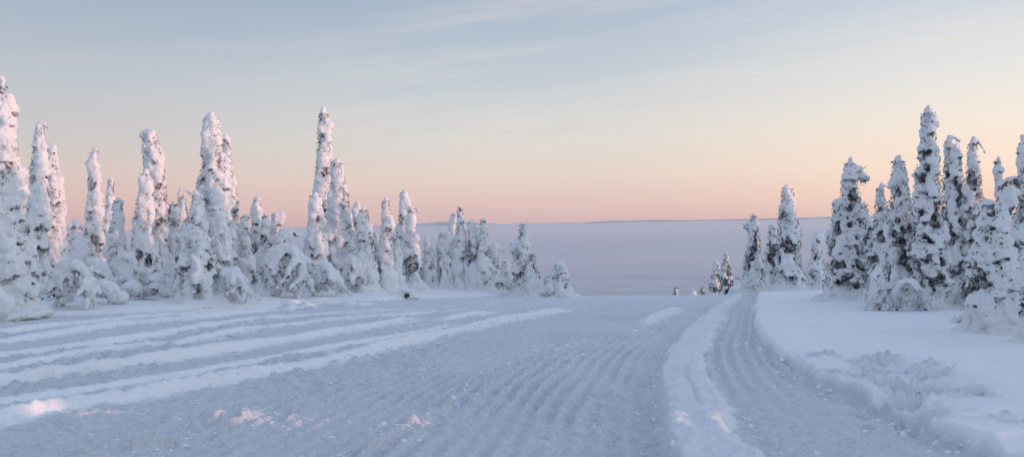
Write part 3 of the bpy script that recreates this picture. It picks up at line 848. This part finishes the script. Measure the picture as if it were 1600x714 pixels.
spruce('stout short spruce standing last before the open crest', 880, 466, 873, 406, (36, 31, 26, 20), depth=46, fill=0.9, dark=0.62)
bent('birch bowed into a low arch beside the huge edge tree', [(98, 468), (96, 440), (104, 420), (122, 414), (140, 428), (152, 452)], 17, 27.5, hang=34, seed=11)
bent('birch bowed sharply over, behind the low arch', [(126, 466), (135, 430), (150, 412), (166, 414), (176, 440)], 15, 31, hang=36, seed=12)
bent('thin birch hoop rising over the snow behind the arches', [(112, 462), (108, 400), (112, 356), (122, 344), (130, 352)], 6, 36, hang=20, twigs=120, seed=13)
bent('white bowed birch below the round-headed short spruce', [(182, 468), (186, 430), (196, 404), (208, 406), (214, 436)], 17, 31, hang=40, seed=14)
bent('drooping birch dome of frosted twigs, left of the trampled snow', [(432, 458), (424, 420), (432, 394), (452, 388), (470, 402), (478, 440)], 17, 34, hang=46, twigs=520, seed=15)
bent('birch whose snow-clubbed tip hangs right, above the drooping dome', [(436, 456), (434, 400), (440, 370), (448, 359), (458, 362)], 13, 37, hang=30, seed=16)
bent('low birch bow curving right to the ground beside the trampled snow', [(492, 458), (496, 432), (510, 418), (526, 428), (538, 452)], 13, 34, hang=24, seed=17)
bent('bowed birch curtain on the left flank of the rounded spruce', [(548, 458), (546, 424), (552, 404), (562, 406), (566, 430)], 13, 37, hang=36, seed=18)
bent('birch bowed rightward at the foot of the massive knob-topped tree', [(350, 460), (356, 430), (370, 424), (382, 440), (390, 459)], 15, 31.5, hang=26, seed=19)
mound('smooth snow hump at the left picture edge, before the huge tree', [(6, 478, 16, 20), (-8, 466, 16, 22)], 20.5, (4, 492), dark=False, seed=21)
mound('small snow pillow on the flat beside the huge edge tree', [(76, 466, 10, 5)], None, (76, 468), dark=False, seed=22)
mound('trailing double snow hump before the low birch arch', [(172, 455, 15, 15), (186, 464, 16, 12), (160, 446, 13, 12)], None, (176, 474), seed=23)
mound('grey snow boulder shape left of the ball-capped shrub', [(205, 450, 16, 13), (214, 453, 10, 10)], None, (206, 466), seed=24)
mound('ball-capped shrub with spreading snow arms and dark twigs beneath', [(246, 436, 13, 12), (232, 455, 12, 9), (262, 455, 15, 9), (280, 458, 16, 8), (222, 460, 8, 6), (246, 448, 14, 8)], None, (250, 467), seed=25, under=0.3)
mound('peaked snow-coated bush at the foot of the sprawling spruce', [(320, 446, 15, 16), (318, 432, 10, 11), (332, 455, 10, 9), (308, 455, 10, 9)], None, (320, 463), seed=26)
mound('frosted bush in the gap left of the pale cone spruce', [(196, 432, 14, 14), (206, 440, 14, 12)], 31.0, (200, 458), seed=27)
mound('round snowy bushes huddled left of the broad-based lone spruce', [(778, 438, 8, 9), (789, 441, 8, 8), (800, 446, 8, 6)], 47.0, (788, 452), seed=28)
mound('low snowy scrub fringing the crest right of the tiny spruce', [(862, 458, 6, 5), (846, 456, 8, 6), (868, 460, 5, 4)], 46.0, (858, 464), seed=29)
# snow-capped rock
def rock():
    x, y, z = place(632, 454, 43.0)
    s = y / FPX
    root = empty('rock', (x, y, z - 0.03), 'small dark rock under a rounded snow cap on the left bank', 'rock')
    v = ICO_V.copy() * np.array([4.2 * s, 4.2 * s, 3.4 * s]); v += 0.03 * noise3(v / 0.08, 3)[:, None]; v += np.array([5 * s, -11.5 * s, 2.6 * s])
    link('stone', mesh_from('stone', v, ICO_F, M_ROCK, False), root)
    snow_job(root, [[0, 0, 1 * s, 17 * s, 13 * s, 11 * s], [-9 * s, 0, 0, 17 * s, 13 * s, 9 * s], [4 * s, -7 * s, 10 * s, 10 * s, 10 * s, 4 * s], [13 * s, 0, 0, 12 * s, 12 * s, 6 * s]], VOX * y, 77, 0.02, 0)
rock()

# ---- right of the track
spruce('tiniest dark spruce tip alone on the crest, farthest left of the right group', 1056, 480, 1056, 447, (18, 13, 8, 4), depth=92, fill=0.5, dark=0.95, group='dark spruces beyond the crest', skirt=False)
spruce('faint low spruce tip just left of another on the crest', 1084, 480, 1084, 455, (14, 11, 8, 5), depth=96, fill=0.5, dark=0.9, group='dark spruces beyond the crest', skirt=False)
spruce('small crest spruce tip left of the two dark cones', 1097, 478, 1097, 446, (20, 15, 9, 4), depth=90, fill=0.5, dark=0.9, group='dark spruces beyond the crest', skirt=False)
spruce('shorter of the two dark cone spruces on the crest', 1117, 478, 1119, 407, (24, 20, 15, 8), depth=72, fill=0.5, dark=0.9, group='dark spruces beyond the crest', skirt=False)
spruce('taller of the two dark cone spruces on the crest', 1135, 478, 1135, 393, (27, 24, 17, 8), depth=70, fill=0.5, dark=0.95, group='dark spruces beyond the crest', skirt=False)
spruce('little pale spruce between the dark cone and the side-branched one', 1153, 468, 1153, 431, (24, 18, 12, 6), depth=58, fill=1.0, dark=0.5)
spruce('narrow spruce with one small branch held out left near its tip', 1178, 460, 1177, 330, (46, 38, 25, 12), depth=50, fill=0.68, dark=0.72, limbs=((1165, 349, 6),))
spruce('lower spruce at the left shoulder of the bare-stemmed one', 1203, 456, 1207, 346, (44, 36, 24, 11), depth=51, fill=0.68, dark=0.72)
spruce('tall spruce with bare grey stem showing at its foot, beside the trail bend', 1233, 453, 1229, 287, (58, 52, 40, 24), depth=47, fill=0.68, dark=0.8, hook=0)
spruce('far dark spruce pair seen in the gap right of the bare-stemmed tree', 1275, 452, 1276, 357, (42, 34, 18, 8), depth=58, fill=0.66, dark=0.85, tip2=(1285, 363, 7))
spruce('shaggy dark spruce with heavy limb reaching right, open crown', 1322, 466, 1327, 244, (84, 72, 52, 22), depth=37, fill=0.66, dark=0.95, lobe=0.19, limbs=((1352, 274, 9), (1344, 262, 9), (1304, 316, 11)), droop=1.2)
spruce('leaning spruce whose tip loops over to the right', 1380, 470, 1376, 284, (66, 56, 40, 16), depth=35, hook=16, fill=0.68, dark=0.7, hookdrop=0.7)
spruce('broad spruce with rounded top left of the tallest right-hand spruce', 1412, 478, 1406, 239, (92, 72, 46, 26), depth=32, fill=0.70, dark=0.7, droop=1.3)
spruce('tallest right-hand spruce, a straight snowy pillar with rounded tip', 1455, 482, 1451, 161, (70, 58, 46, 26), depth=31, fill=0.70, dark=0.85, lobe=0.17)
spruce('spruce with tip curling right, just behind the tallest pillar', 1488, 470, 1481, 208, (52, 44, 32, 17), depth=36, hook=11, fill=0.70, dark=0.75)
spruce('spruce with knob tip right behind the curl-tipped one', 1500, 470, 1495, 219, (54, 46, 30, 17), depth=35, hook=4, fill=0.70, dark=0.7)
spruce('spruce with top hooped over and a gap of sky under it', 1526, 478, 1520, 210, (62, 52, 40, 20), depth=31, hook=12, fill=0.70, dark=0.6, hookdrop=1.2)
spruce('thin spiky-tipped spruce rising behind the near snow-bloated one', 1560, 478, 1560, 240, (58, 44, 25, 10), depth=30, fill=0.68, dark=0.75)
spruce('near snow-bloated spruce with big pillows and dark hollows', 1550, 518, 1549, 306, (84, 84, 68, 40), depth=21.0, fill=0.95, dark=0.75, lobe=0.17, droop=0.8, tip2=(1580, 284, 26))
spruce('spruce cut by the right picture edge, with a rounded snowy head', 1604, 520, 1600, 208, (70, 56, 44, 22), depth=24, fill=0.70, dark=0.6, limbs=((1562, 283, 7),))
spruce('low snow-swollen spruce in the bottom right tree corner', 1622, 545, 1618, 318, (66, 62, 50, 30), depth=18.5, fill=1.1, dark=0.45)
spruce('low dark spruce standing deep behind the looped-tip tree', 1350, 462, 1349, 312, (56, 46, 34, 18), depth=42, fill=0.70, dark=0.8)
spruce('dark spruce deep in the gap between pillar and broad spruce', 1432, 468, 1430, 300, (56, 48, 34, 16), depth=38, fill=0.68, dark=0.8)
bent('frost-furred birch thicket at the foot of the broad spruce', [(1402, 482), (1394, 456), (1402, 440), (1420, 438), (1434, 456), (1438, 476)], 7, 29.5, hang=40, twigs=900, seed=31)
bent('thin rimed birch leaning left with a pink-lit stem', [(1374, 482), (1372, 446), (1366, 420), (1356, 432), (1354, 470)], 8, 29.5, hang=40, twigs=300, seed=32)
bent('frosted bush behind the tallest pillar, low on the snow', [(1480, 474), (1486, 462), (1500, 458), (1510, 470)], 12, 33, hang=18, twigs=260, seed=33)
bent('wispy rimed bush left of the near snow-bloated spruce', [(1508, 496), (1500, 486), (1496, 488), (1492, 496)], 5, 24, hang=14, twigs=260, seed=34)
run_jobs()

# the wood goes on to the right, outside the picture, between the low sun and the track: one mass of the same trees
def wood():
    srcs = [o for o in bpy.data.objects if o.name.startswith('spruce_tree') and o.type == 'EMPTY']
    tall = []
    for o in srcs:
        sn = [c for c in o.children if c.name.startswith('snow')][0]
        co = np.empty(len(sn.data.vertices) * 3, np.float32); sn.data.vertices.foreach_get('co', co)
        h = co[2::3].max()
        if 5.6 < h < 9 and len(sn.data.polygons) < 34000: tall.append((o, h))
    tall = tall[:7]
    rs = random.Random(4)
    P = []
    for gx in np.arange(27, 66, 3.2):
        for gy in np.arange(-18, 56, 3.6):
            x = gx + rs.uniform(-1.4, 1.4); y = gy + rs.uniform(-1.6, 1.6)
            if x < 0.66 * y + 11 or abs((y - 10.5) * 0.974 + (x + 5.4) * 0.225) < 0.56: continue  # gap shaped in the unseen wood to let a streak of sun through
            P.append((x, y, ground_z(x, y) - 0.05, rs.uniform(0, 6.28), rs.uniform(0.9, 1.2), rs.randrange(len(tall))))
    me = bpy.data.meshes.new('snowy_wood')
    me.from_pydata([p[:3] for p in P], [], [])
    for nm, i in (('turn', 3), ('size', 4), ('sort', 5)):
        at = me.attributes.new(nm, 'FLOAT', 'POINT'); at.data.foreach_set('value', [float(p[i]) for p in P])
    ng = bpy.data.node_groups.new('snowy_wood', 'GeometryNodeTree')
    ng.interface.new_socket('Geometry', in_out='INPUT', socket_type='NodeSocketGeometry')
    ng.interface.new_socket('Geometry', in_out='OUTPUT', socket_type='NodeSocketGeometry')
    nd, lk = ng.nodes, ng.links
    gi, go = nd.new('NodeGroupInput'), nd.new('NodeGroupOutput')
    join = nd.new('GeometryNodeJoinGeometry')
    def attr(nm):
        n = nd.new('GeometryNodeInputNamedAttribute'); n.data_type = 'FLOAT'; n.inputs['Name'].default_value = nm
        return n.outputs['Attribute']
    turn, size, sort = attr('turn'), attr('size'), attr('sort')
    rot = nd.new('ShaderNodeCombineXYZ'); lk.new(turn, rot.inputs[2])
    for i, (o, h) in enumerate(tall):
        cmp_ = nd.new('FunctionNodeCompare'); cmp_.data_type = 'FLOAT'; cmp_.operation = 'EQUAL'
        lk.new(sort, cmp_.inputs[0]); cmp_.inputs[1].default_value = float(i); cmp_.inputs['Epsilon'].default_value = 0.1
        for ch in o.children:
            if ch.name.startswith('trunk'): continue
            oi = nd.new('GeometryNodeObjectInfo'); oi.inputs['Object'].default_value = ch; oi.inputs['As Instance'].default_value = True
            ip = nd.new('GeometryNodeInstanceOnPoints')
            lk.new(gi.outputs[0], ip.inputs['Points']); lk.new(cmp_.outputs[0], ip.inputs['Selection'])
            lk.new(oi.outputs['Geometry'], ip.inputs['Instance']); lk.new(rot.outputs[0], ip.inputs['Rotation']); lk.new(size, ip.inputs['Scale'])
            lk.new(ip.outputs[0], join.inputs[0])
    lk.new(join.outputs[0], go.inputs[0])
    w = link('snowy_wood', me)
    md = w.modifiers.new('trees', 'NODES'); md.node_group = ng
    w['kind'] = 'stuff'
    w['label'] = 'snow-laden spruce wood continuing to the right beyond the near trees'; w['category'] = 'wood'
wood()

# ------------------------------------------------------------------ far hills and the fog that fills the valley
def hills():
    n = 240
    for nm, dist, prof, seed in (('far_hill', 26000.0, [(-200, 372), (380, 358), (560, 354), (640, 351), (690, 347), (720, 347), (780, 350.5), (900, 348), (960, 345.2), (1010, 344), (1080, 344), (1180, 342), (1290, 339), (1420, 336), (1700, 330), (1900, 327)], 3),):
        px = np.linspace(-200, 1900, n)
        py = np.interp(px, [p[0] for p in prof], [p[1] for p in prof]) + 0.25 * noise2(px / 30, px * 0, 3) - 0.0
        rows = []
        for k, (fy, fz) in enumerate(((0, 1.0), (2500, 0.55), (7000, -0.2))):
            P = np.array([at_depth(a, b, dist) for a, b in zip(px, py)])
            P[:, 1] -= fy; P[:, 2] = P[:, 2] * fz - (0 if k == 0 else 40 * k)
            rows.append(P)
        rows.append(rows[0] + np.array([0, 6000, -700]))
        rows = [rows[3], rows[0], rows[1], rows[2]]
        V = np.concatenate(rows)
        F = [(r * n + i, r * n + i + 1, (r + 1) * n + i + 1, (r + 1) * n + i) for r in range(3) for i in range(n - 1)]
        o = link(nm, mesh_from(nm, V, np.array(F)[:, ::-1], M_HILL)); o['kind'] = 'structure'
hills()
def fog():
    X, Y0, Y1, Z0, Z1 = 55000.0, -55000.0, 55000.0, -260.0, -24.0
    xs = np.sinh(np.linspace(-5.2, 5.2, 90)); xs = xs / xs[-1] * X
    ys = np.sinh(np.linspace(-5.2, 5.2, 130)); ys = ys / ys[-1] * Y1
    gx, gy = np.meshgrid(xs, ys)
    wave = 9.0 * noise2(gx / 3600, gy / 1100, 91) + 3.0 * noise2(gx / 900, gy / 420, 92)
    top = Z1 + wave * smooth(200, 700, np.hypot(gx, gy)) * (1 - smooth(9000, 20000, np.hypot(gx, gy)))
    ny, nx = gx.shape
    V = np.concatenate([np.stack([gx, gy, top], -1).reshape(-1, 3), np.stack([gx, gy, np.full_like(gx, Z0)], -1).reshape(-1, 3)])
    idx = np.arange(ny * nx).reshape(ny, nx); o2 = ny * nx
    q = np.stack([idx[:-1, :-1], idx[:-1, 1:], idx[1:, 1:], idx[1:, :-1]], -1).reshape(-1, 4)
    rim = np.concatenate([idx[0, :], idx[1:, -1], idx[-1, -2::-1], idx[-2:0:-1, 0]])
    nxt = np.roll(rim, -1)
    F = np.concatenate([q, q[:, ::-1] + o2, np.stack([rim, rim + o2, nxt + o2, nxt], 1)])
    m = bpy.data.materials.new('valley_fog'); m.use_nodes = True
    nt = m.node_tree; nt.nodes.remove(nt.nodes['Principled BSDF'])
    v = nt.nodes.new('ShaderNodeVolumePrincipled')
    v.inputs['Color'].default_value = (0.80, 0.86, 0.92, 1); v.inputs['Density'].default_value = 0.0010; v.inputs['Anisotropy'].default_value = 0.2
    nt.links.new(v.outputs[0], nt.nodes['Material Output'].inputs['Volume'])
    o = link('valley_fog', mesh_from('valley_fog', V, F, m, False)); o['kind'] = 'stuff'
fog()
def fog_layer(yc, half, z, thick, dens):
    n, k = 48, 14
    a = np.linspace(0, 2 * np.pi, k, endpoint=False)
    xs = np.linspace(-1, 1, n) * 9000
    V = []
    for i, x in enumerate(xs):
        e = max(1e-3, 1 - abs(np.linspace(-1, 1, n)[i]) ** 3)
        wob_ = 1 + 0.3 * noise2(np.array([x / 900]), np.array([yc / 77]), 5)[0]
        V.append(np.stack([np.full(k, x), yc + half * e * wob_ * np.cos(a) + 0.25 * half * noise2(np.array([x / 700.0]), np.array([3.3]), 6)[0], z + thick * e * np.sin(a)], 1))
    V = np.concatenate(V)
    F = [(i * k + j, i * k + (j + 1) % k, (i + 1) * k + (j + 1) % k, (i + 1) * k + j) for i in range(n - 1) for j in range(k)]
    V = np.concatenate([V, [V[:k].mean(0)], [V[-k:].mean(0)]]); m0 = len(V) - 2
    me = bpy.data.meshes.new('fog_layer')
    me.from_pydata(V.tolist(), [], [tuple(f) for f in F] + [(m0, (j + 1) % k, j) for j in range(k)] + [(m0 + 1, (n - 1) * k + j, (n - 1) * k + (j + 1) % k) for j in range(k)])
    m = bpy.data.materials['valley_fog'].copy(); m.name = 'fog_layer'
    [q for q in m.node_tree.nodes if q.bl_idname == 'ShaderNodeVolumePrincipled'][0].inputs['Density'].default_value = dens
    me.materials.append(m)
    o = link('fog_layer', me); o['kind'] = 'stuff'
fog_layer(445, 42, -18.0, 2.6, 0.005)
fog_layer(2100, 1100, -16.0, 3.5, 0.0016)

# ------------------------------------------------------------------ crumbs of snow thrown up on the track
def crumbs():
    rng = np.random.default_rng(8)
    P, S = [], []
    def add(x, y, s): P.append(np.stack([x, y], 1)); S.append(s)
    for w, amp, seed in RIDGES:                          # along the windrows, mostly on the near side
        y0, y1 = max(w[0, 1] - 2, 6.5), w[-1, 1]
        n = int((y1 - y0) * (20 if amp > 0.08 else 30))
        y = rng.uniform(y0, y1, n)
        off = (rng.exponential(0.16, n) + 0.14) if amp > 0.08 else rng.normal(0, 0.3, n)
        add(xat(w, y) + off, y, rng.lognormal(-4.05, 0.42, n) * np.clip(y / 14, 0.8, 1.7))
    n = 1500                                             # loose over the road
    y = 6.3 + 30 * rng.random(n) ** 1.6
    x = rng.uniform(-1, 1, n) * y * 0.62
    ok = (x < xat(BERM_L, y) - 0.1) & (x > xat(LEFT_EDGE, y))
    add(x[ok], y[ok], rng.lognormal(-4.25, 0.40, ok.sum()) * np.clip(y[ok] / 14, 0.8, 1.7))
    for w, sgn, n in ((RIGHT_EDGE, -1, 420), (BERM_R, 1, 220), (BERM_L, -1, 160)):
        y = rng.uniform(6.5, 34, n)
        add(xat(w, y) + sgn * rng.exponential(0.18, n), y, rng.lognormal(-3.85, 0.4, n))
    P, S = np.concatenate(P), np.clip(np.concatenate(S), 0.012, 0.055)
    z, _, _ = relief(P[:, 0], P[:, 1], np.full(len(P), 0.05))
    n = len(P)
    iv = ICO_V[:12]
    tri = np.array([(0, 11, 5), (0, 5, 1), (0, 1, 7), (0, 7, 10), (0, 10, 11), (1, 5, 9), (5, 11, 4), (11, 10, 2), (10, 7, 6), (7, 1, 8), (3, 9, 4), (3, 4, 2), (3, 2, 6), (3, 6, 8), (3, 8, 9), (4, 9, 5), (2, 4, 11), (6, 2, 10), (8, 6, 7), (9, 8, 1)])
    V = iv[None] * (S[:, None, None] * rng.uniform(0.6, 1.35, (n, 12, 1))) * rng.uniform([0.8, 0.8, 0.55], [1.4, 1.4, 0.95], (n, 3))[:, None, :]
    V = V + np.concatenate([P, (z + S * 0.05)[:, None]], 1)[:, None, :]
    F = tri[None] + (np.arange(n) * 12)[:, None, None]
    me = mesh_from('snow_crumbs', V.reshape(-1, 3), F.reshape(-1, 3), M_CRUMB, True)
    o = link('snow_crumbs', me); o['kind'] = 'stuff'; o['label'] = 'small crumbs and clods of snow scattered over the churned track'; o['category'] = 'snow'
crumbs()
